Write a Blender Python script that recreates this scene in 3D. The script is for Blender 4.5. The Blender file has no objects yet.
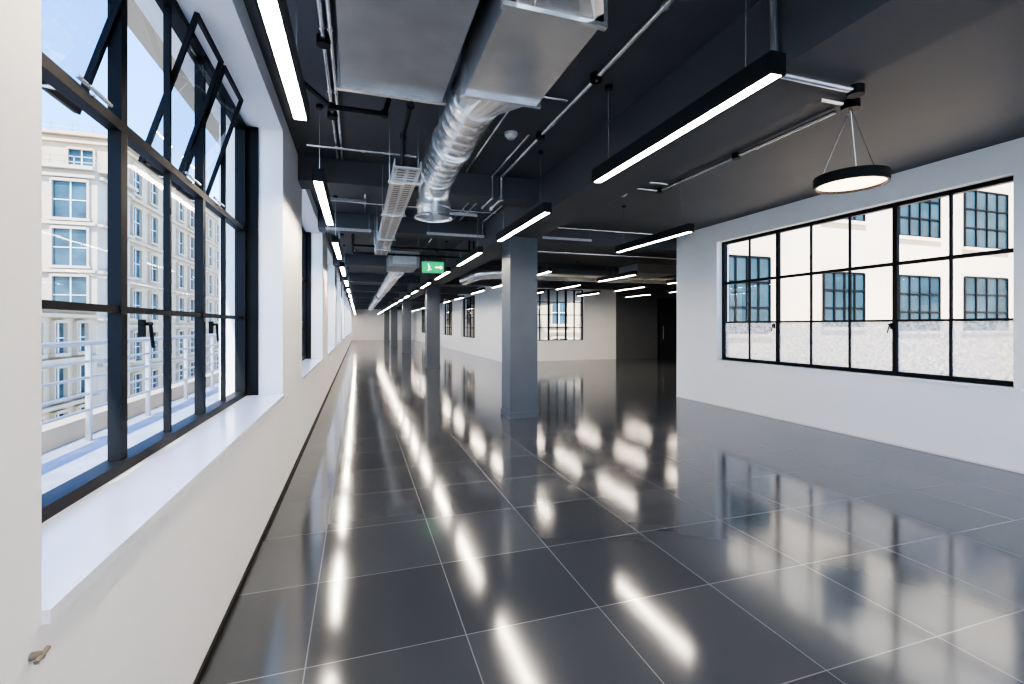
import bpy, math
from mathutils import Vector, Matrix

# ------------------------------------------------------------------ materials
def newmat(name):
    m = bpy.data.materials.new(name); m.use_nodes = True
    nt = m.node_tree; b = nt.nodes['Principled BSDF']
    return m, nt, b

def paint(name, col, rough=0.6, metal=0.0, var=0.04, scale=3.0, bump=0.0, bscale=60.0, spec=0.5):
    m, nt, b = newmat(name)
    b.inputs['Roughness'].default_value = rough
    b.inputs['Metallic'].default_value = metal
    b.inputs['Specular IOR Level'].default_value = spec
    tc = nt.nodes.new('ShaderNodeTexCoord')
    n = nt.nodes.new('ShaderNodeTexNoise'); n.inputs['Scale'].default_value = scale
    n.inputs['Detail'].default_value = 4
    r = nt.nodes.new('ShaderNodeValToRGB')
    r.color_ramp.elements[0].position = 0.3; r.color_ramp.elements[1].position = 0.7
    r.color_ramp.elements[0].color = tuple(max(0, c*(1-var)) for c in col)+(1,)
    r.color_ramp.elements[1].color = tuple(min(1, c*(1+var)) for c in col)+(1,)
    nt.links.new(tc.outputs['Object'], n.inputs['Vector'])
    nt.links.new(n.outputs['Fac'], r.inputs['Fac'])
    nt.links.new(r.outputs['Color'], b.inputs['Base Color'])
    if bump:
        n2 = nt.nodes.new('ShaderNodeTexNoise'); n2.inputs['Scale'].default_value = bscale
        bp = nt.nodes.new('ShaderNodeBump'); bp.inputs['Strength'].default_value = bump
        bp.inputs['Distance'].default_value = 0.01
        nt.links.new(tc.outputs['Object'], n2.inputs['Vector'])
        nt.links.new(n2.outputs['Fac'], bp.inputs['Height'])
        nt.links.new(bp.outputs['Normal'], b.inputs['Normal'])
    return m

def emis(name, col, s, base=(0.8, 0.8, 0.8)):
    m, nt, b = newmat(name)
    b.inputs['Base Color'].default_value = base+(1,)
    b.inputs['Emission Color'].default_value = col+(1,)
    b.inputs['Emission Strength'].default_value = s
    return m

WHITE = paint('white_plaster', (0.91, 0.915, 0.92), 0.55, var=0.012, scale=1.2, bump=0.05, bscale=40)
SILLW = paint('white_gloss_sill', (0.80, 0.84, 0.90), 0.2, var=0.02)
CEIL = paint('dark_grey_ceiling_paint', (0.112, 0.118, 0.129), 0.55, var=0.06, scale=1.0, bump=0.08, bscale=25, spec=0.35)
COLM = paint('column_grey_paint', (0.115, 0.130, 0.150), 0.45, var=0.05, bump=0.06, bscale=25)
BLACKF = paint('black_steel_frame', (0.009, 0.010, 0.012), 0.5, var=0.1, spec=0.25)
BLACKP = paint('black_painted_metal', (0.012, 0.012, 0.013), 0.45, var=0.1, spec=0.35)
GALV = paint('galvanised_steel', (0.80, 0.81, 0.82), 0.24, 0.88, var=0.08, scale=7)
GALVM = paint('matt_galvanised_sheet', (0.38, 0.39, 0.40), 0.38, 0.65, var=0.08, scale=5)
PERF = paint('perforated_tray_steel', (0.6, 0.61, 0.62), 0.4, 0.7, var=0.2, scale=60)
PLAST = paint('white_plastic', (0.75, 0.75, 0.74), 0.4)
DARKW = paint('dark_grey_wall_paint', (0.14, 0.147, 0.158), 0.5, var=0.05)
DOORD = paint('charcoal_door', (0.03, 0.032, 0.035), 0.4)
GAP = paint('shadow_gap_black', (0.012, 0.012, 0.012), 0.7)
BRASS = paint('aged_metal', (0.24, 0.22, 0.19), 0.45, 0.5)
STONE = paint('portland_stone', (0.48, 0.38, 0.26), 0.8, var=0.08, scale=0.8)
CREAM = paint('cream_render', (0.74, 0.63, 0.47), 0.8, var=0.06, scale=0.7)
GREYST = paint('grey_cladding', (0.46, 0.39, 0.31), 0.7, var=0.08, scale=0.6)
TERR = paint('terrace_asphalt', (0.28, 0.32, 0.38), 0.8, var=0.15, scale=4)
STREET = paint('street_asphalt', (0.2, 0.2, 0.2), 0.9, var=0.15, scale=0.5)
EXTG = paint('exterior_window_glass', (0.035, 0.075, 0.095), 0.12, 0.0, var=0.5, scale=0.6)
LAMP = emis('lamp_diffuser_warm', (1.0, 0.85, 0.68), 20)
RINGL = emis('ring_diffuser_warm', (1.0, 0.76, 0.50), 1.0)
GREEN = emis('exit_green', (0.0, 0.42, 0.14), 0.3, (0.0, 0.25, 0.09))
GLYPH = emis('exit_white', (1, 1, 1), 0.5)

def glassmat(name, tint):
    m = bpy.data.materials.new(name); m.use_nodes = True
    nt = m.node_tree; nt.nodes.clear()
    o = nt.nodes.new('ShaderNodeOutputMaterial')
    t = nt.nodes.new('ShaderNodeBsdfTransparent'); t.inputs[0].default_value = tint+(1,)
    g = nt.nodes.new('ShaderNodeBsdfGlossy'); g.inputs['Roughness'].default_value = 0.02
    fr = nt.nodes.new('ShaderNodeFresnel'); fr.inputs['IOR'].default_value = 1.35
    ml = nt.nodes.new('ShaderNodeMath'); ml.operation = 'MULTIPLY'; ml.inputs[1].default_value = 0.35
    mx = nt.nodes.new('ShaderNodeMixShader')
    nt.links.new(fr.outputs[0], ml.inputs[0]); nt.links.new(ml.outputs[0], mx.inputs[0]); nt.links.new(t.outputs[0], mx.inputs[1])
    nt.links.new(g.outputs[0], mx.inputs[2]); nt.links.new(mx.outputs[0], o.inputs[0])
    return m
GLASS = glassmat('window_glass', (0.98, 0.99, 1.0))
def frostmat():
    m = bpy.data.materials.new('frosted_glass'); m.use_nodes = True
    nt = m.node_tree; nt.nodes.clear()
    o = nt.nodes.new('ShaderNodeOutputMaterial')
    t = nt.nodes.new('ShaderNodeBsdfTransparent'); t.inputs[0].default_value = (.62, .65, .65, 1)
    g = nt.nodes.new('ShaderNodeBsdfTranslucent'); g.inputs[0].default_value = (.50, .53, .54, 1)
    tc = nt.nodes.new('ShaderNodeTexCoord')
    v = nt.nodes.new('ShaderNodeTexNoise'); v.inputs['Scale'].default_value = 30; v.inputs['Detail'].default_value = 3
    r = nt.nodes.new('ShaderNodeMapRange'); r.inputs[1].default_value = 0.35; r.inputs[2].default_value = 0.65
    r.inputs[3].default_value = 0.35; r.inputs[4].default_value = 0.95
    mx = nt.nodes.new('ShaderNodeMixShader')
    nt.links.new(tc.outputs['Object'], v.inputs['Vector']); nt.links.new(v.outputs['Fac'], r.inputs[0])
    nt.links.new(r.outputs[0], mx.inputs[0]); nt.links.new(t.outputs[0], mx.inputs[1])
    nt.links.new(g.outputs[0], mx.inputs[2]); nt.links.new(mx.outputs[0], o.inputs[0])
    return m
FROST = frostmat()

# floor
def floormat():
    m, nt, b = newmat('polished_floor_tiles')
    tc = nt.nodes.new('ShaderNodeTexCoord')
    mp = nt.nodes.new('ShaderNodeMapping'); mp.inputs['Location'].default_value = (-0.498, -0.08, 0)
    br = nt.nodes.new('ShaderNodeTexBrick'); br.offset = 0.0
    br.inputs['Scale'].default_value = 1.0
    br.inputs['Brick Width'].default_value = 0.72; br.inputs['Row Height'].default_value = 0.72
    br.inputs['Mortar Size'].default_value = 0.0028; br.inputs['Mortar Smooth'].default_value = 0.1
    br.inputs['Color1'].default_value = (0.092, 0.104, 0.118, 1)
    br.inputs['Color2'].default_value = (0.126, 0.140, 0.155, 1)
    br.inputs['Mortar'].default_value = (0.32, 0.335, 0.35, 1)
    n = nt.nodes.new('ShaderNodeTexNoise'); n.inputs['Scale'].default_value = 1.6; n.inputs['Detail'].default_value = 6
    mr = nt.nodes.new('ShaderNodeMapRange'); mr.inputs[3].default_value = 0.07; mr.inputs[4].default_value = 0.155
    nt.links.new(tc.outputs['Object'], mp.inputs['Vector']); nt.links.new(mp.outputs[0], br.inputs['Vector'])
    nt.links.new(tc.outputs['Object'], n.inputs['Vector']); nt.links.new(n.outputs['Fac'], mr.inputs[0])
    nt.links.new(br.outputs['Color'], b.inputs['Base Color'])
    nt.links.new(mr.outputs[0], b.inputs['Roughness'])
    b.inputs['Metallic'].default_value = 0.38
    b.inputs['Specular IOR Level'].default_value = 0.9
    n2 = nt.nodes.new('ShaderNodeTexNoise'); n2.inputs['Scale'].default_value = 3.0
    bp = nt.nodes.new('ShaderNodeBump'); bp.inputs['Strength'].default_value = 0.04; bp.inputs['Distance'].default_value = 0.01
    nt.links.new(tc.outputs['Object'], n2.inputs['Vector']); nt.links.new(n2.outputs['Fac'], bp.inputs['Height'])
    nt.links.new(bp.outputs['Normal'], b.inputs['Normal'])
    return m
FLOOR = floormat()

# ------------------------------------------------------------------ mesh builder
class MB:
    def __init__(s, name):
        s.name = name; s.v = []; s.f = []; s.mi = []; s.mats = []; s.sm = []
    def _m(s, mat):
        if mat not in s.mats: s.mats.append(mat)
        return s.mats.index(mat)
    def add(s, vs, fs, mat, smooth=False):
        o = len(s.v); k = s._m(mat); s.v += [tuple(v) for v in vs]
        for f in fs:
            s.f.append(tuple(i+o for i in f)); s.mi.append(k); s.sm.append(smooth)
    def box(s, x0, x1, y0, y1, z0, z1, mat, M=None):
        vs = [Vector((x, y, z)) for x in (x0, x1) for y in (y0, y1) for z in (z0, z1)]
        if M is not None: vs = [M @ v for v in vs]
        s.add(vs, [(0,1,3,2),(4,6,7,5),(0,4,5,1),(2,3,7,6),(0,2,6,4),(1,5,7,3)], mat)
    def tube(s, a, b, r, mat, n=12, r2=None, cap=True, inner=None):
        a = Vector(a); b = Vector(b); d = (b-a).normalized()
        up = Vector((0,0,1)) if abs(d.z) < 0.9 else Vector((1,0,0))
        u = d.cross(up).normalized(); w = d.cross(u)
        if r2 is None: r2 = r
        vs = []
        for p, rr in ((a, r), (b, r2)):
            for i in range(n):
                t = 2*math.pi*i/n
                vs.append(p + u*math.cos(t)*rr + w*math.sin(t)*rr)
        fs = [(i, (i+1) % n, n+(i+1) % n, n+i) for i in range(n)]
        s.add(vs, fs, mat, True)
        if cap:
            s.add(vs[:n], [tuple(reversed(range(n)))], mat); s.add(vs[n:], [tuple(range(n))], mat)
    def sweep(s, pts, r, mat, n=14, cap=True):
        pts = [Vector(p) for p in pts]; rings = []
        prev = None
        for i, p in enumerate(pts):
            if i == 0: d = pts[1]-p
            elif i == len(pts)-1: d = p-pts[i-1]
            else: d = (pts[i+1]-p).normalized()+(p-pts[i-1]).normalized()
            d.normalize()
            if prev is None:
                up = Vector((0,0,1)) if abs(d.z) < 0.9 else Vector((1,0,0))
                u = d.cross(up).normalized()
            else:
                u = (prev - d*prev.dot(d)).normalized()
            prev = u; w = d.cross(u)
            rr = r[i] if isinstance(r, (list, tuple)) else r
            rings.append([p+u*math.cos(2*math.pi*k/n)*rr+w*math.sin(2*math.pi*k/n)*rr for k in range(n)])
        vs = [v for R in rings for v in R]; fs = []
        for i in range(len(pts)-1):
            for k in range(n):
                fs.append((i*n+k, i*n+(k+1) % n, (i+1)*n+(k+1) % n, (i+1)*n+k))
        s.add(vs, fs, mat, True)
        if cap:
            s.add(rings[0], [tuple(reversed(range(n)))], mat); s.add(rings[-1], [tuple(range(n))], mat)
    def build(s):
        me = bpy.data.meshes.new(s.name); me.from_pydata(s.v, [], s.f)
        for m in s.mats: me.materials.append(m)
        for i, p in enumerate(me.polygons):
            p.material_index = s.mi[i]; p.use_smooth = s.sm[i]
        me.update()
        import bmesh
        bm = bmesh.new(); bm.from_mesh(me); bmesh.ops.recalc_face_normals(bm, faces=bm.faces); bm.to_mesh(me); bm.free()
        o = bpy.data.objects.new(s.name, me); bpy.context.scene.collection.objects.link(o)
        return o

# ------------------------------------------------------------------ constants
CH = 3.42; CT = CH-0.002; XL = -0.645; XG = -0.93; XR = 6.42
YB = -5.0; YE = 52.0; YW = 18.8; XC = 5.7; YR = 8.4; XF = 16.0
PER = 4.885

# ------------------------------------------------------------------ shell
f = MB('floor'); f.box(XL-0.55, XR+0.28, YB-0.3, YR, -0.2, 0, FLOOR); f.box(XL-0.55, XF+0.3, YR, YE+0.3, -0.2, 0, FLOOR); f.build()
c = MB('ceiling'); c.box(XL-0.55, XF+0.3, YR-0.01, YE+0.3, CH, CH+0.25, CEIL)
c.box(XL-0.55, XR+0.28, YB-0.3, YR-0.01, CH, CH+0.25, CEIL); c.build()

# ceiling beams
bm_ = MB('ceiling_beam'); bm_.box(2.25, 2.80, YB, YE, 2.95, CT, CEIL)
bm_.build()
for y in [3.2-PER, 5.75, 8.45, 8.45+PER]+[8.45+PER*k for k in range(2, 9)]:
    xr = XR if y < 7 else (XF if y < YW else XC)
    lo = 3.14
    bx = MB('ceiling_beam'); bx.box(XL+.001, 2.249, y, y+0.38, lo, CT, CEIL); bx.build()
    if y > 7:
        bx = MB('ceiling_beam'); bx.box(2.801, xr, y, y+0.38, lo-0.02, CT, CEIL); bx.build()

# walls with openings along Y
def wall_y(name, x0, x1, y0, y1, z0, z1, ops, mat):
    w = MB(name); cur = y0
    for (a, b, s0, s1) in ops:
        if a > cur: w.box(x0, x1, cur, a, z0, z1, mat)
        w.box(x0, x1, a, b, z0, s0, mat); w.box(x0, x1, a, b, s1, z1, mat)
        cur = b
    w.box(x0, x1, cur, y1, z0, z1, mat)
    return w.build()
def wall_x(name, x0, x1, y0, y1, z0, z1, ops, mat):
    w = MB(name); cur = x0
    for (a, b, s0, s1) in ops:
        if a > cur: w.box(cur, a, y0, y1, z0, z1, mat)
        w.box(a, b, y0, y1, z0, s0, mat); w.box(a, b, y0, y1, s1, z1, mat)
        cur = b
    w.box(cur, x1, y0, y1, z0, z1, mat)
    return w.build()

LW = [(1.27+PER*k, 4.65+PER*k, 0.86, 3.25) for k in range(-1, 10)]
wall_y('wall_left', XL-0.5, XL, YB, YE, 0, CH, LW, WHITE)
wall_y('wall_right', XR, XR+0.28, YB, YR, 0, CH, [(-2.4, 1.6, 0.87, 3.08), (3.0, 7.22, 0.87, 3.08)], WHITE)
RW = [(23.6+6.2*k, 26.9+6.2*k, 0.87, 3.1) for k in range(0, 4)]
wall_y('wall_corridor', XC, XC+0.35, YW, YE, 0, CH, RW, WHITE)
wall_x('wall_far', XC+0.35, 11.1, YW, YW+0.35, 0, CH, [(7.05, 9.5, 0.87, 3.1)], WHITE)
w = MB('wall_dark'); w.box(11.1, XF, YW-0.05, YW+0.35, 0, CH, DARKW); w.build()
w = MB('wall_end'); w.box(XL-0.5, XC+0.35, YE, YE+0.3, 0, CH, WHITE); w.build()
FILLW = [(0.0, 2.6, 0.3, 3.2), (3.2, 5.8, 0.3, 3.2)]  # unseen openings behind the camera, added to let in sun and fill light
wall_x('wall_back', XL-0.5, XR+0.28, YB-0.3, YB, 0, CH, FILLW, WHITE)
w = MB('wall_side'); w.box(XF, XF+0.3, YR, YW+0.35, 0, CH, WHITE); w.build()
w = MB('wall_wing'); w.box(XR+0.285, 24, YR-0.3, YR-0.012, -0.5, 9.0, CREAM); w.build()

w = MB('gap_shade_left'); w.box(XL, XL+0.012, YB, YE, 0, 0.035, GAP); w.build()  # black strip stands in for the shade in the gap at the wall base
w = MB('baseboard_right'); w.box(XR-0.010, XR, YB, YR, 0, 0.02, PLAST); w.build()

# door in the dark wall
d = MB('door_1')
Q = YW-0.052
d.box(13.35, 14.55, Q-0.05, Q, 0.005, 2.7, DOORD)
d.box(13.28, 13.35, Q-0.08, Q, 0.005, 2.78, BLACKF); d.box(14.55, 14.62, Q-0.08, Q, 0.005, 2.78, BLACKF)
d.box(13.35, 14.55, Q-0.08, Q, 2.7, 2.78, BLACKF)
d.box(13.5, 13.53, Q-0.11, Q-0.08, 0.9, 1.5, GALV); d.box(13.5, 13.53, Q-0.08, Q-0.05, 0.93, 0.96, GALV); d.box(13.5, 13.53, Q-0.08, Q-0.05, 1.44, 1.47, GALV)
d.build()

# sills
for k, (a, b, s0, s1) in enumerate(LW):
    w = MB('trim_%d' % (k+1)); w.box(XL-0.40, XL+0.015, a, b, s0, s0+0.03, SILLW); w.build()
w = MB('trim_20'); w.box(XR-0.04, XR+0.2, 2.92, 7.28, 0.835, 0.87, WHITE); w.build()

# small metal cleat below the end of the near sill
o = MB('wall_cleat')
o.tube((XL, 1.235, 0.815), (XL+0.022, 1.235, 0.815), 0.008, BRASS, 12)
o.tube((XL+0.019, 1.215, 0.812), (XL+0.019, 1.255, 0.818), 0.005, BRASS, 10)
o.build()

# ------------------------------------------------------------------ steel windows
wn = [0]
def winname():
    wn[0] += 1; return 'window_%d' % wn[0]

def steel_window_y(x, y0, y1, zs, ncol, sgn, thick=(), vents=(), frost=(), handles=()):
    w = MB(winname())
    z0, z1 = zs[0], zs[-1]
    dx = 0.04
    w.box(x-dx, x+dx, y0, y0+0.05, z0, z1, BLACKF); w.box(x-dx, x+dx, y1-0.05, y1, z0, z1, BLACKF)
    w.box(x-dx, x+dx, y0+0.05, y1-0.05, z0, z0+0.045, BLACKF); w.box(x-dx, x+dx, y0+0.05, y1-0.05, z1-0.05, z1, BLACKF)
    ys = [y0+0.03+(y1-y0-0.06)*i/ncol for i in range(ncol+1)]
    for i in range(1, ncol):
        t = 0.028 if i in thick else 0.013
        e = 0.024 if i in thick else 0.015
        w.box(x-e, x+e, ys[i]-t, ys[i]+t, z0+0.045, z1-0.05, BLACKF)
    for j in range(1, len(zs)-1):
        t = 0.022 if j == len(zs)-2 else 0.014
        e = 0.026 if j == len(zs)-2 else 0.017
        w.box(x-e, x+e, y0+0.05, y1-0.05, zs[j]-t, zs[j]+t, BLACKF)
    for i in range(ncol):
        for j in range(len(zs)-1):
            a, b, c0, c1 = ys[i]+0.012, ys[i+1]-0.012, zs[j]+0.012, zs[j+1]-0.012
            if (i, j) in vents:
                cz = (c0+c1)/2
                M = Matrix.Translation((x, 0, cz)) @ Matrix.Rotation(math.radians(17*sgn), 4, 'Y')
                h = (c1-c0)/2
                w.box(-0.012, 0.012, a+0.01, a+0.032, -h, h, BLACKF, M); w.box(-0.012, 0.012, b-0.032, b-0.01, -h, h, BLACKF, M)
                w.box(-0.012, 0.012, a+0.032, b-0.032, -h, -h+0.022, BLACKF, M); w.box(-0.012, 0.012, a+0.032, b-0.032, h-0.022, h, BLACKF, M)
                vs = [M @ Vector((0, yy, zz)) for yy, zz in ((a+0.03, -h+0.02), (b-0.03, -h+0.02), (b-0.03, h-0.02), (a+0.03, h-0.02))]
                w.add(vs, [(0, 1, 2, 3)], GLASS)
                p = M @ Vector((0, (a+b)/2, -h))
                w.tube((x+0.04*sgn, (a+b)/2, c0), (p.x, p.y, p.z), 0.007, GALV, 8)
                w.tube((x+0.04*sgn, (a+b)/2-0.12, c0+0.02), (x+0.04*sgn, (a+b)/2+0.12, c0+0.02), 0.008, GALV, 8)
            else:
                mt = FROST if (i, j) in frost else GLASS
                w.add([(x, a, c0), (x, b, c0), (x, b, c1), (x, a, c1)], [(0, 1, 2, 3)], mt)
    for (yy, zz) in handles:
        w.box(x+sgn*0.02, x+sgn*0.045, yy-0.01, yy+0.01, zz-0.04, zz+0.04, BLACKP)
        w.tube((x+sgn*0.045, yy, zz+0.02), (x+sgn*0.065, yy+0.02, zz+0.02), 0.009, BLACKP, 8)
        w.tube((x+sgn*0.065, yy, zz+0.02), (x+sgn*0.065, yy+0.03, zz-0.09), 0.008, BLACKP, 8)
    return w

ZL = [0.89, 1.57, 2.34, 3.25]
for k, (a, b, s0, s1) in enumerate(LW):
    main = (k == 1)
    w = steel_window_y(XG-0.04, a+0.02, b-0.02, ZL, 6, 1, thick=(2, 4),
                       vents=((1, 2), (3, 2), (4, 2)) if main else (), handles=((2.52+0.04, 1.49), (3.62, 1.49)) if main else ())
    w.box(XG-0.09, XG+0.09, b-0.02, b, ZL[0], ZL[-1], BLACKF)
    w.box(XG-0.09, XG+0.05, a, a+0.02, ZL[0], ZL[-1], BLACKF)
    w.build()
ZR = [0.87, 1.57, 2.30, 3.08]
w = steel_window_y(XR+0.16, 3.0, 7.22, ZR, 7, -1, thick=(2, 5), frost=[(i, 0) for i in range(7)],
                   handles=((4.25, 1.5), (6.05, 1.5)))
w.build()
w = steel_window_y(XR+0.16, -2.4, 1.6, ZR, 7, -1, thick=(2, 5)); w.build()
for (a, b, s0, s1) in RW:
    w = steel_window_y(XC+0.15, a, b, [0.87, 1.4, 1.95, 2.5, 3.1], 4, -1, thick=(2,)); w.build()
def steel_window_x(yq, xa, xb, za, zb, nc, nr, thick=()):
    w = MB(winname())
    xs = [xa+(xb-xa)*i/nc for i in range(nc+1)]; zs = [za+(zb-za)*j/nr for j in range(nr+1)]
    for i, x in enumerate(xs):
        t = 0.035 if (i in (0, nc) or i in thick) else 0.018
        w.box(x-t if i else x, x+t if i < nc else x, yq-0.04, yq+0.04, za, zb, BLACKF)
    for j, z in enumerate(zs):
        t = 0.03 if j in (0, nr) else 0.018
        w.box(xa, xb, yq-0.035, yq+0.035, z-t if j else z, z+t if j < nr else z, BLACKF)
    w.add([(xa, yq, za), (xb, yq, za), (xb, yq, zb), (xa, yq, zb)], [(0, 1, 2, 3)], GLASS)
    w.build()
steel_window_x(YW+0.15, 7.05, 9.5, 0.87, 3.1, 6, 4, (2, 4))
for (a, b, s0, s1) in FILLW: steel_window_x(YB-0.15, a, b, s0, s1, 4, 4, (2,))  # glazing of the added daylight openings, out of view

# ------------------------------------------------------------------ columns
for k in range(0, 5):
    y = 7.22+9.7*k
    o = MB('column')
    o.box(2.33, 2.80, y, y+0.47, 0.0, 2.948, COLM)
    o.box(2.315, 2.815, y-0.015, y+0.485, 0.0, 0.10, COLM)
    o.build()

# ------------------------------------------------------------------ lamps
def linear_lamp(x, y0, L=1.8, z=2.70):
    o = MB('linear_pendant_lamp')
    o.box(x-0.045, x+0.045, y0, y0+L, z+0.014, z+0.105, BLACKP)
    o.box(x-0.045, x-0.033, y0, y0+L, z, z+0.014, BLACKP); o.box(x+0.033, x+0.045, y0, y0+L, z, z+0.014, BLACKP)
    o.box(x-0.033, x+0.033, y0, y0+0.012, z, z+0.014, BLACKP); o.box(x-0.033, x+0.033, y0+L-0.012, y0+L, z, z+0.014, BLACKP)
    o.box(x-0.033, x+0.033, y0+0.012, y0+L-0.012, z+0.003, z+0.014, LAMP)
    for yy in (y0+0.2, y0+L-0.2):
        top = 2.948 if 2.25 < x < 2.8 else CT
        o.tube((x, yy, z+0.10), (x, yy, top), 0.004, GALV, 6)
        o.tube((x, yy, top-0.03), (x, yy, top), 0.03, BLACKP, 12)
    return o.build()
y = 1.2-3.0*2  # row starts behind the camera; unseen lamps there added as fill
while y < 50:
    linear_lamp(-0.32, y); y += 3.0
y = 1.73-2.87*2  # likewise begins with unseen fill lamps behind the camera
while y < 50:
    linear_lamp(1.9, y); y += 2.87
linear_lamp(4.03, 4.98)
for y in (-3.5, -0.6): linear_lamp(4.03, y)  # unseen lamps outside the view, added to brighten the room
for y in (9.6, 12.5, 15.4): 
    for x in (4.03, 6.2, 8.4, 10.6): linear_lamp(x, y)
y = 19.5
while y < 49:
    linear_lamp(4.2, y); y += 3.0

# round pendant
o = MB('round_pendant_lamp')
cx, cy, cz, R = 4.0, 2.92, 2.70, 0.27
N = 48
def ring(r, z): return [(cx+r*math.cos(2*math.pi*i/N), cy+r*math.sin(2*math.pi*i/N), z) for i in range(N)]
def band(r0, z0, r1, z1, mat):
    o.add(ring(r0, z0)+ring(r1, z1), [(i, (i+1) % N, N+(i+1) % N, N+i) for i in range(N)], mat, True)
band(R, cz, R, cz+0.085, BLACKP); band(R, cz+0.085, 0.0001, cz+0.095, BLACKP); band(R, cz, R-0.02, cz, BLACKP)
band(R-0.02, cz, R-0.02, cz+0.022, BLACKP); band(R-0.02, cz+0.020, 0.0001, cz+0.020, RINGL)
for i in range(3):
    a = 2*math.pi*i/3+0.4
    o.tube((cx+0.22*math.cos(a), cy+0.22*math.sin(a), cz+0.08), (cx, cy, CH-0.06), 0.004, GALV, 6)
o.tube((cx, cy, CH-0.07), (cx, cy, CT), 0.07, BLACKP, 20)
o.build()

# ------------------------------------------------------------------ ducts
o = MB('flat_air_duct')
o.box(-0.10, 0.53, -1.2, 3.15, 3.0, 3.36, GALVM)
for yy in (-0.6, 0.6, 1.8, 3.10):
    o.box(-0.125, 0.555, yy, yy+0.035, 2.975, 3.385, GALV)
for yy in (0.2, 2.7):
    for xx in (-0.11, 0.54): o.tube((xx, yy, 3.3), (xx, yy, CT), 0.006, GALV, 6)
o.build()
o = MB('spiral_air_duct')
dxc, dzc, dr = 0.80, 3.08, 0.17
def spiral(o, y0, y1, x, z, r, step=0.15, e0=0.0018):
    pts = []; rr = []
    yy = y0
    while yy < y1:
        for dyy, e in ((0, 0), (0.004, e0), (0.010, e0), (0.014, 0)):
            if yy+dyy < y1: pts.append((x, yy+dyy, z)); rr.append(r+e)
        yy += step
    pts.append((x, y1, z)); rr.append(r)
    o.sweep(pts, rr, GALV, 36)
def collar(o, x, y, z, r): o.sweep([(x, y, z), (x, y+0.04, z)], r+0.012, GALV, 36)
spiral(o, -1.2, 1.75, dxc, dzc, 0.19)
collar(o, dxc, 0.9, dzc, 0.19)
o.box(0.60, 1.06, 1.9, 2.75, 2.88, 3.28, GALV)
for yy in (1.9, 2.72): o.box(0.58, 1.08, yy, yy+0.03, 2.86, 3.30, GALV)
def trans(o, x, z, r, xa, xb, za, zb, y0, y1, mat, n=28):
    A = [(x+r*math.cos(2*math.pi*i/n), y0, z+r*math.sin(2*math.pi*i/n)) for i in range(n)]
    B = []
    for i in range(n):
        c_, s_ = math.cos(2*math.pi*i/n), math.sin(2*math.pi*i/n); k = 1/max(abs(c_), abs(s_))
        B.append(((xa+xb)/2+(xb-xa)/2*c_*k, y1, (za+zb)/2+(zb-za)/2*s_*k))
    o.add(A+B, [(i, (i+1) % n, n+(i+1) % n, n+i) for i in range(n)], mat, False)
trans(o, dxc, dzc, 0.19, 0.60, 1.06, 2.88, 3.28, 1.72, 1.9, GALV)
trans(o, 0.76, 3.05, dr, 0.60, 1.06, 2.88, 3.28, 3.05, 2.75, GALV)
spiral(o, 3.04, 4.75, 0.76, 3.05, dr)
collar(o, 0.76, 3.06, 3.05, dr); collar(o, 0.76, 3.9, 3.05, dr); collar(o, 0.76, 4.70, 3.05, dr)
pts = [(0.76, 4.75, 3.05)]
for i in range(1, 9):
    a = math.radians(90*i/8); pts.append((0.76, 4.75+0.26*math.sin(a), 3.05-0.26*(1-math.cos(a))))
pts += [(0.76, 5.01, 2.66)]
o.sweep(pts, [dr]*len(pts), GALV, 28, cap=False)
o.sweep([(0.76, 5.01, 2.79), (0.76, 5.01, 2.75)], [dr+0.012, dr+0.012], GALV, 28)
o.sweep([(0.76, 5.01, 2.68), (0.76, 5.01, 2.66), (0.76, 5.01, 2.64)], [dr+0.004, dr+0.03, dr+0.03], GALV, 28, cap=False)
for yy in (0.4, 3.6, 4.4):
    o.box(dxc-0.21, dxc-0.20, yy, yy+0.03, 3.05, CT, GALV); o.box(dxc+0.18, dxc+0.19, yy, yy+0.03, 3.05, CT, GALV)
o.build()

o = MB('cable_tray')
o.box(0.28, 0.50, 3.95, 8.9, 2.80, 2.812, PERF)
o.box(0.28, 0.288, 3.95, 8.9, 2.812, 2.87, PERF); o.box(0.492, 0.50, 3.95, 8.9, 2.812, 2.87, PERF)
yy = 4.0
while yy < 8.85:
    o.box(0.31, 0.375, yy, yy+0.012, 2.798, 2.80, BLACKP); o.box(0.405, 0.47, yy, yy+0.012, 2.798, 2.80, BLACKP); yy += 0.07
for yy in (4.3, 5.6, 7.2, 8.2):
    o.box(0.25, 0.53, yy, yy+0.04, 2.775, 2.796, GALV)
    for xx in (0.265, 0.515): o.tube((xx, yy+0.02, 2.79), (xx, yy+0.02, CT), 0.006, GALV, 6)
o.build()

def spiral_run(name, y0, y1, x, z, r):
    o = MB(name); spiral(o, y0, y1, x, z, r, 0.25)
    yy = y0+0.5
    while yy < y1:
        collar(o, x, yy+0.4, z, r)
        o.box(x-r-0.02, x-r-0.01, yy, yy+0.03, z, 3.12, GALV); o.box(x+r+0.01, x+r+0.02, yy, yy+0.03, z, 3.12, GALV)
        o.box(x-r-0.02, x+r+0.02, yy, yy+0.03, 3.12, 3.135, GALV); yy += 2.5
    o.build()
spiral_run('spiral_air_duct', 11.6, 22, 0.95, 2.93, 0.17)
spiral_run('spiral_air_duct', 24, 40, 0.95, 2.93, 0.17)
o = MB('fan_coil_unit'); o.box(0.65, 1.25, 10.42, 11.48, 2.80, 3.10, GALVM)
o.box(0.63, 1.27, 10.38, 10.42, 2.78, 3.12, GALVM); o.box(0.63, 1.27, 11.48, 11.52, 2.78, 3.12, GALVM)
o.box(0.70, 1.20, 10.365, 10.38, 2.84, 3.06, PERF)
for xx in (0.64, 1.26):
    for yy in (10.5, 11.4): o.tube((xx, yy, 3.0), (xx, yy, CT), 0.008, GALV, 6)
o.build()
o = MB('curved_air_duct')
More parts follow.
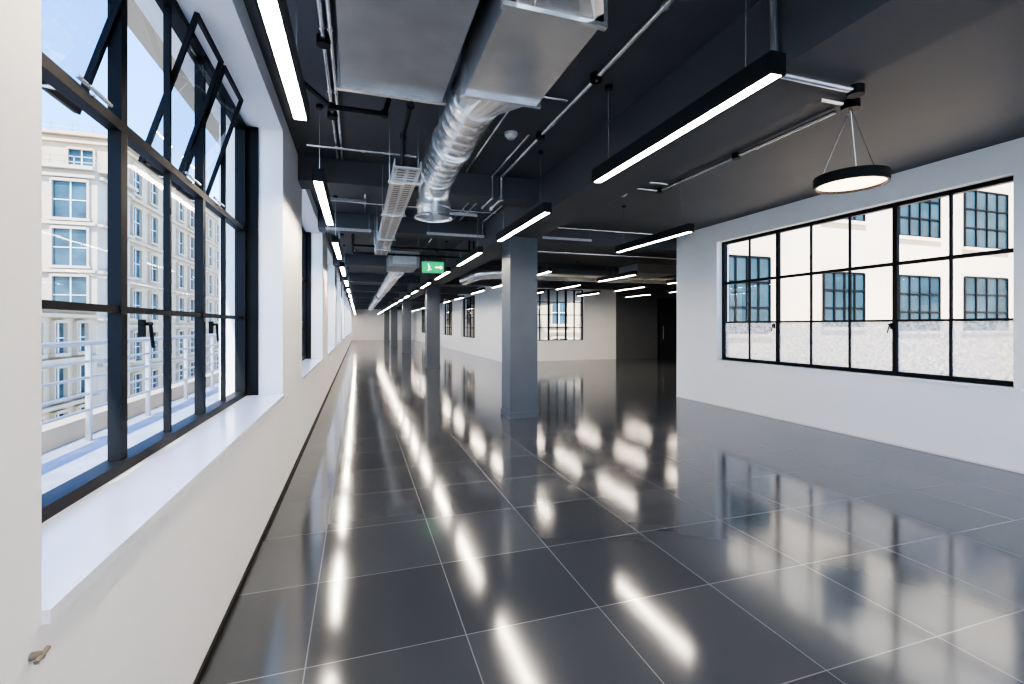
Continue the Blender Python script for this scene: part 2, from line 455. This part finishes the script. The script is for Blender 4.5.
pts = [(3.1, 14.2, 2.92), (3.1, 12.6, 2.92)]
for i in range(1, 9):
    a = math.radians(90*i/8); pts.append((3.1+0.6*(1-math.cos(a)), 12.6-0.6*math.sin(a), 2.92))
pts += [(5.2, 12.0, 2.92), (8.8, 12.0, 2.92), (11.5, 12.0, 2.92)]
o.sweep(pts, 0.17, GALV, 24)
for xx in (4.6, 5, 7, 8, 9.2, 10): o.sweep([(xx, 12, 2.92), (xx+0.03, 12, 2.92)], 0.18, GALV, 24)
for xx in (4.5, 6.9, 8.9, 10.1):
    for q in (-0.19, 0.19): o.tube((xx, 12+q, 2.92), (xx, 12+q, CT), 0.008, GALV, 6)
o.build()
o = MB('fan_coil_unit'); o.box(6.7, 7.9, 10.3, 11.2, 2.85, 3.08, GALVM)
for xx in (6.72, 7.88):
    for yy in (10.4, 11.1): o.tube((xx, yy, 3.0), (xx, yy, CT), 0.008, GALV, 6)
o.build()

# ------------------------------------------------------------------ conduits
def conduit(name, paths, r=0.0125, mat=GALV, boxes=(), clips=True):
    o = MB(name)
    for p in paths:
        for a, b in zip(p[:-1], p[1:]):
            o.tube(a, b, r, mat, 10)
            L = (Vector(b)-Vector(a)).length
            n = int(L/0.9)
            for i in range(1, n+1):
                q = Vector(a).lerp(Vector(b), i/(n+1)); dd = (Vector(b)-Vector(a)).normalized()*0.012
                o.tube(q-dd, q+dd, r*1.6, mat, 8)
        for q in p[1:-1]:
            q = Vector(q); o.tube(q-Vector((0, 0, r*1.2)), q+Vector((0, 0, r*1.2)), r*1.5, mat, 10)
    for q in boxes:
        o.tube((q[0], q[1], q[2]-0.03), (q[0], q[1], q[2]+0.026), 0.045, BLACKP, 16)
    return o.build()
zc = CH-0.03
conduit('ceiling_conduit', [[(1.72, -1, zc), (1.72, 5.70, zc), (1.72, 5.70, 3.11), (1.72, 6.2, 3.11), (1.72, 6.2, zc), (1.72, 8.4, zc)]], 0.021,
        boxes=[(1.72, 2.05, zc), (1.72, 4.35, zc), (1.72, 3.2, zc)])
conduit('ceiling_conduit', [[(1.60, 4.35, zc), (1.60, 5.70, zc), (1.60, 5.70, 3.11), (1.60, 6.2, 3.11), (1.60, 6.2, zc), (1.60, 8.4, zc)]], 0.014)
conduit('ceiling_conduit', [[(1.85, 2.05, zc), (2.21, 2.05, zc), (2.22, 2.05, 2.92), (2.85, 2.05, 2.92)]], 0.021, boxes=[(2.85, 2.05, 2.92)])
conduit('ceiling_conduit', [[(4.0, 3.05, zc), (4.0, 5.6, zc), (3.0, 5.6, zc), (3.0, 8.4, zc)], [(3.15, 8.4, zc), (3.15, 5.3, zc), (3.9, 5.3, zc)]], 0.018,
        boxes=[(4.0, 5.6, zc), (4.0, 4.2, zc)])
conduit('ceiling_conduit', [[(3.6, 2.92, zc), (3.9, 2.92, zc)]], 0.018, boxes=[(3.6, 2.92, zc)])
conduit('ceiling_conduit', [[(2.85, 5.9, 3.30), (2.85, 8.4, 3.30)], [(2.85, 6.3, 3.10), (2.85, 8.4, 3.10)], [(2.9, 7.9, 3.3), (5.6, 7.9, 3.3), (5.6, 8.4, 3.3)]], 0.016)
conduit('ceiling_conduit', [[(-0.22, -1, zc), (-0.22, 5.7, zc)], [(-0.17, -1, zc), (-0.17, 5.7, zc)]], 0.015, boxes=[(-0.22, 3.35, zc), (-0.22, 4.5, zc)])
conduit('ceiling_conduit', [[(1.25, 3.6, zc), (1.25, 5.7, zc)], [(1.1, 3.6, zc), (1.66, 3.6, zc)], [(0.45, 6.9, zc), (1.66, 6.9, zc)], [(0.7, 6.2, zc), (0.7, 8.4, zc)], [(2.1, 6.3, 3.35), (2.1, 8.4, 3.35)]], 0.013, boxes=[(1.25, 3.6, zc), (0.7, 6.9, zc)])
conduit('black_conduit', [[(-0.45, 3.9, 3.39), (-0.2, 3.9, 3.2), (0.2, 3.9, 3.2), (0.25, 3.9, 3.39)], [(0.40, 3.2, 3.25), (0.38, 4.3, 3.2), (0.38, 4.4, 2.83)]], 0.02, BLACKP)
conduit('ceiling_conduit', [[(0.10, 6.3, zc), (0.10, 8.4, zc)], [(1.3, 6.3, zc), (1.3, 8.4, zc)], [(1.5, 8.9, zc), (1.5, 13.2, zc)], [(-0.1, 8.9, zc), (-0.1, 13.2, zc)], [(-0.1, 7.4, 3.35), (2.2, 7.4, 3.35)], [(-0.5, 5.2, 3.35), (0.6, 5.2, 3.35)]], 0.015)
conduit('ceiling_conduit', [[(-0.1, 9.2, 3.0), (2.2, 9.2, 3.0)], [(-0.1, 9.6, 2.92), (2.2, 9.6, 2.92)], [(-0.1, 9.2, 3.0), (-0.1, 9.2, CT)], [(2.2, 9.2, 3.0), (2.2, 9.2, CT)],
        [(-0.1, 9.6, 2.92), (-0.1, 9.6, CT)], [(2.2, 9.6, 2.92), (2.2, 9.6, CT)]], 0.02, BLACKP)
conduit('ceiling_conduit', [[(3.4, 8.9, 3.1), (3.4, 9.1, 3.05), (8.0, 9.1, 3.05)], [(8.0, 9.1, 3.05), (8.0, 9.1, CT)], [(3.4, 9.1, 3.05), (3.4, 9.1, CT)]], 0.02, GALV)
for (xa, xb, yy, zz) in ((-0.5, 0.1, 6.5, 3.12), (1.0, 1.65, 6.7, 3.10), (-0.5, 0.2, 8.1, 3.05), (1.1, 2.1, 8.0, 3.05), (3.2, 4.2, 8.0, 3.1)):
    o = MB('strut_bracket')
    o.box(xa, xb, yy-0.02, yy+0.02, zz, zz+0.04, PERF)
    for xx in (xa+0.03, xb-0.03): o.tube((xx, yy, zz-0.03), (xx, yy, CT), 0.006, GALV, 6)
    o.build()

def detector(x, y, z=CT):
    o = MB('smoke_detector')
    o.tube((x, y, z-0.03), (x, y, z), 0.065, PLAST, 24)
    o.tube((x, y, z-0.06), (x, y, z-0.03), 0.035, PLAST, 24, r2=0.055); o.build()
detector(1.44, 4.44); detector(3.6, 5.9); detector(0.9, 7.2)

# exit sign
o = MB('exit_sign')
ex, ey, ez = 1.5, 9.95, 2.62
o.box(ex-0.23, ex+0.23, ey, ey+0.05, ez, ez+0.24, PLAST)
o.box(ex-0.225, ex+0.225, ey-0.006, ey, ez+0.005, ez+0.235, GREEN)
g = ey-0.010
o.box(ex+0.04, ex+0.15, g, g+0.004, ez+0.105, ez+0.135, GLYPH)
o.add([(ex+0.15, g, ez+0.07), (ex+0.20, g, ez+0.12), (ex+0.15, g, ez+0.17)], [(0, 1, 2)], GLYPH)
for a, b, r in (((-0.10, 0.17), (-0.10, 0.19), 0.014), ((-0.10, 0.16), (-0.08, 0.10), 0.012), ((-0.08, 0.10), (-0.11, 0.04), 0.009), ((-0.08, 0.10), (-0.04, 0.06), 0.009), ((-0.095, 0.15), (-0.06, 0.13), 0.007)):
    o.tube((ex+a[0], g, ez+a[1]), (ex+b[0], g, ez+b[1]), r, GLYPH, 8)
for q in (-0.15, 0.15): o.tube((ex+q, ey+0.025, ez+0.24), (ex+q, ey+0.025, CT), 0.005, GALV, 6)
o.build()

# ------------------------------------------------------------------ exterior
o = MB('terrace'); o.box(-2.75, XL-0.52, YB, 60, -0.3, 0.42, TERR); o.box(-2.75, -2.55, YB, 60, 0.42, 0.60, STONE)
for z in (0.72, 0.87, 1.02, 1.17, 1.34): o.tube((-2.4, YB, z), (-2.4, 40, z), 0.024 if z > 1.3 else 0.014, GALVM, 8)
yy = YB
while yy < 40:
    o.box(-2.42, -2.38, yy, yy+0.04, 0.42, 1.34, GALVM); yy += 1.3
o.build()
o = MB('sun_blocking_ledge'); o.box(-1.50, XL-0.5, YB, 55, 3.55, 3.9, STONE); o.build()  # added ledge, shaped to keep sun out of the left windows
o = MB('street'); o.box(-70, -2.75, -30, 140, -12.2, -12, STREET); o.build()

def facade_block(name, x0, x1, y0, y1, z0, z1, mat, faces, bw, bh, ww, wh, frame=None, band=0.12):
    o = MB(name); o.box(x0, x1, y0, y1, z0, z1, mat)
    frame = frame or mat
    for fc in faces:
        horiz = (x0, x1) if fc in ('-y', '+y') else (y0, y1)
        n = int((horiz[1]-horiz[0])/bw); m_ = int((z1-z0-0.8)/bh)
        off = ((horiz[1]-horiz[0])-n*bw)/2
        def bb(a, b, c0, c1, d0, d1, mt):
            if fc == '-y': o.box(a, b, y0-d1, y0-d0, c0, c1, mt)
            elif fc == '+x': o.box(x1+d0, x1+d1, a, b, c0, c1, mt)
            elif fc == '-x': o.box(x0-d1, x0-d0, a, b, c0, c1, mt)
        for i in range(n):
            for j in range(m_):
                u = horiz[0]+off+bw*(i+0.5); z = z1-0.8-bh*(j+0.5)
                bb(u-ww/2, u+ww/2, z-wh/2, z+wh/2, 0.0, 0.03, EXTG)
                bb(u-ww/2-0.15, u-ww/2, z-wh/2-0.15, z+wh/2+0.15, 0, 0.28, frame); bb(u+ww/2, u+ww/2+0.15, z-wh/2-0.15, z+wh/2+0.15, 0, 0.28, frame)
                bb(u-ww/2-0.25, u+ww/2+0.25, z-wh/2-0.22, z-wh/2, 0, 0.36, frame); bb(u-ww/2, u+ww/2, z+wh/2, z+wh/2+0.2, 0, 0.32, frame)
                bb(u-0.04, u+0.04, z-wh/2, z+wh/2, 0.03, 0.09, PLAST); bb(u-ww/2, u+ww/2, z-0.03, z+0.03, 0.03, 0.09, PLAST)
        for j in range(m_+1):
            z = z1-0.8-bh*j
            bb(horiz[0], horiz[1], z-band, z+band, 0, 0.42, frame)
        bb(horiz[0], horiz[1], z1-0.3, z1, 0, 0.7, frame)
    for z in (0.45, 0.9): 
        o.box(x0, x1, y0+0.2, y0+0.26, z1+z, z1+z+0.07, GALVM)
    q = x0
    while q < x1: o.box(q, q+0.06, y0+0.2, y0+0.26, z1, z1+0.97, GALVM); q += 1.6
    return o.build()

facade_block('office_building', -48, -20.7, 48, 53.9, -12, 14.6, GREYST, ('-y', '+x'), 3.4, 3.9, 2.3, 3.0)
facade_block('stone_building', -40, -22, 54.6, 100, -12, 19.5, STONE, ('+x', '-y'), 4.2, 4.3, 1.9, 2.9)
facade_block('low_stone_building', -46, -19, 34, 44, -12, 3.0, STONE, ('-y', '+x'), 2.6, 3.0, 1.3, 2.0)
facade_block('tower_building', -16, 40, 104, 116, -12, 16, GREYST, ('-y',), 3.2, 3.6, 2.0, 2.2)
facade_block('courtyard_building', 7, 30, 42, 60, -12, 9, STONE, ('-y', '-x'), 3.2, 3.6, 1.6, 2.2)
def wing_window(x0, x1, z0, z1, nc, nr):
    w = MB(winname()); y = YR-0.302
    w.box(x0, x1, y-0.02, y, z0, z1, EXTG)
    for i in range(nc+1):
        x = x0+(x1-x0)*i/nc; w.box(x-0.02, x+0.02, y-0.05, y-0.02, z0, z1, BLACKF)
    for j in range(nr+1):
        z = z0+(z1-z0)*j/nr; w.box(x0, x1, y-0.045, y-0.02, z-0.02, z+0.02, BLACKF)
    w.box(x0-0.08, x1+0.08, y-0.10, y, z0-0.10, z0-0.02, CREAM)
    w.build()
for (a, b, z0, z1) in ((7.35, 8.6, 1.35, 3.0), (10.2, 11.5, 1.5, 2.75), (12.7, 14.2, 1.4, 2.75), (15.2, 17.0, 1.4, 2.8), (7.35, 8.6, 4.2, 5.6), (10.2, 11.5, 4.0, 5.4), (12.7, 14.2, 3.75, 5.1), (15.2, 17.0, 3.6, 5.1)):
    wing_window(a, b, z0, z1, 4, 3)
o = MB('lightwell_roof'); o.box(XR+0.285, 24, -20, YR-0.3, -0.6, -0.5, CREAM); o.build()
facade_block('lightwell_building', 20, 24, -20, 7.5, -0.5, 9, CREAM, ('-x',), 3.2, 3.4, 1.6, 1.6)

# ------------------------------------------------------------------ light
s = bpy.data.lights.new('sun', 'SUN'); s.energy = 2.6; s.angle = math.radians(0.6); s.color = (1, 0.92, 0.78)
so = bpy.data.objects.new('sun', s); bpy.context.scene.collection.objects.link(so)
so.rotation_euler = Vector((0.16, 0.65, -0.72)).to_track_quat('-Z', 'Y').to_euler()

wd = bpy.data.worlds.new('World'); bpy.context.scene.world = wd; wd.use_nodes = True
nt = wd.node_tree; bg = nt.nodes['Background']
tc = nt.nodes.new('ShaderNodeTexCoord'); sp = nt.nodes.new('ShaderNodeSeparateXYZ'); cr = nt.nodes.new('ShaderNodeValToRGB')
nt.links.new(tc.outputs['Generated'], sp.inputs[0]); nt.links.new(sp.outputs['Z'], cr.inputs['Fac']); nt.links.new(cr.outputs['Color'], bg.inputs['Color'])
cr.color_ramp.elements[0].position = 0.0; cr.color_ramp.elements[0].color = (0.66, 0.82, 1.0, 1)
cr.color_ramp.elements[1].position = 0.75; cr.color_ramp.elements[1].color = (0.06, 0.19, 0.58, 1)
e = cr.color_ramp.elements.new(0.3); e.color = (0.11, 0.28, 0.66, 1)
bg.inputs['Strength'].default_value = 1.45

# ------------------------------------------------------------------ camera
cd = bpy.data.cameras.new('camera'); cam = bpy.data.objects.new('camera', cd)
bpy.context.scene.collection.objects.link(cam)
cam.location = (0, 0, 1.5); cam.rotation_euler = (math.radians(90), 0, math.radians(-18.1))
cd.sensor_width = 36; cd.lens = 470/1024*36; cd.shift_y = -16/1024; cd.clip_start = 0.05; cd.clip_end = 400
bpy.context.scene.camera = cam
vs = bpy.context.scene.view_settings
try:
    vs.view_transform = 'AgX'; vs.look = 'AgX - High Contrast'; vs.exposure = 2.05
except Exception as ex_: print('VS', ex_)
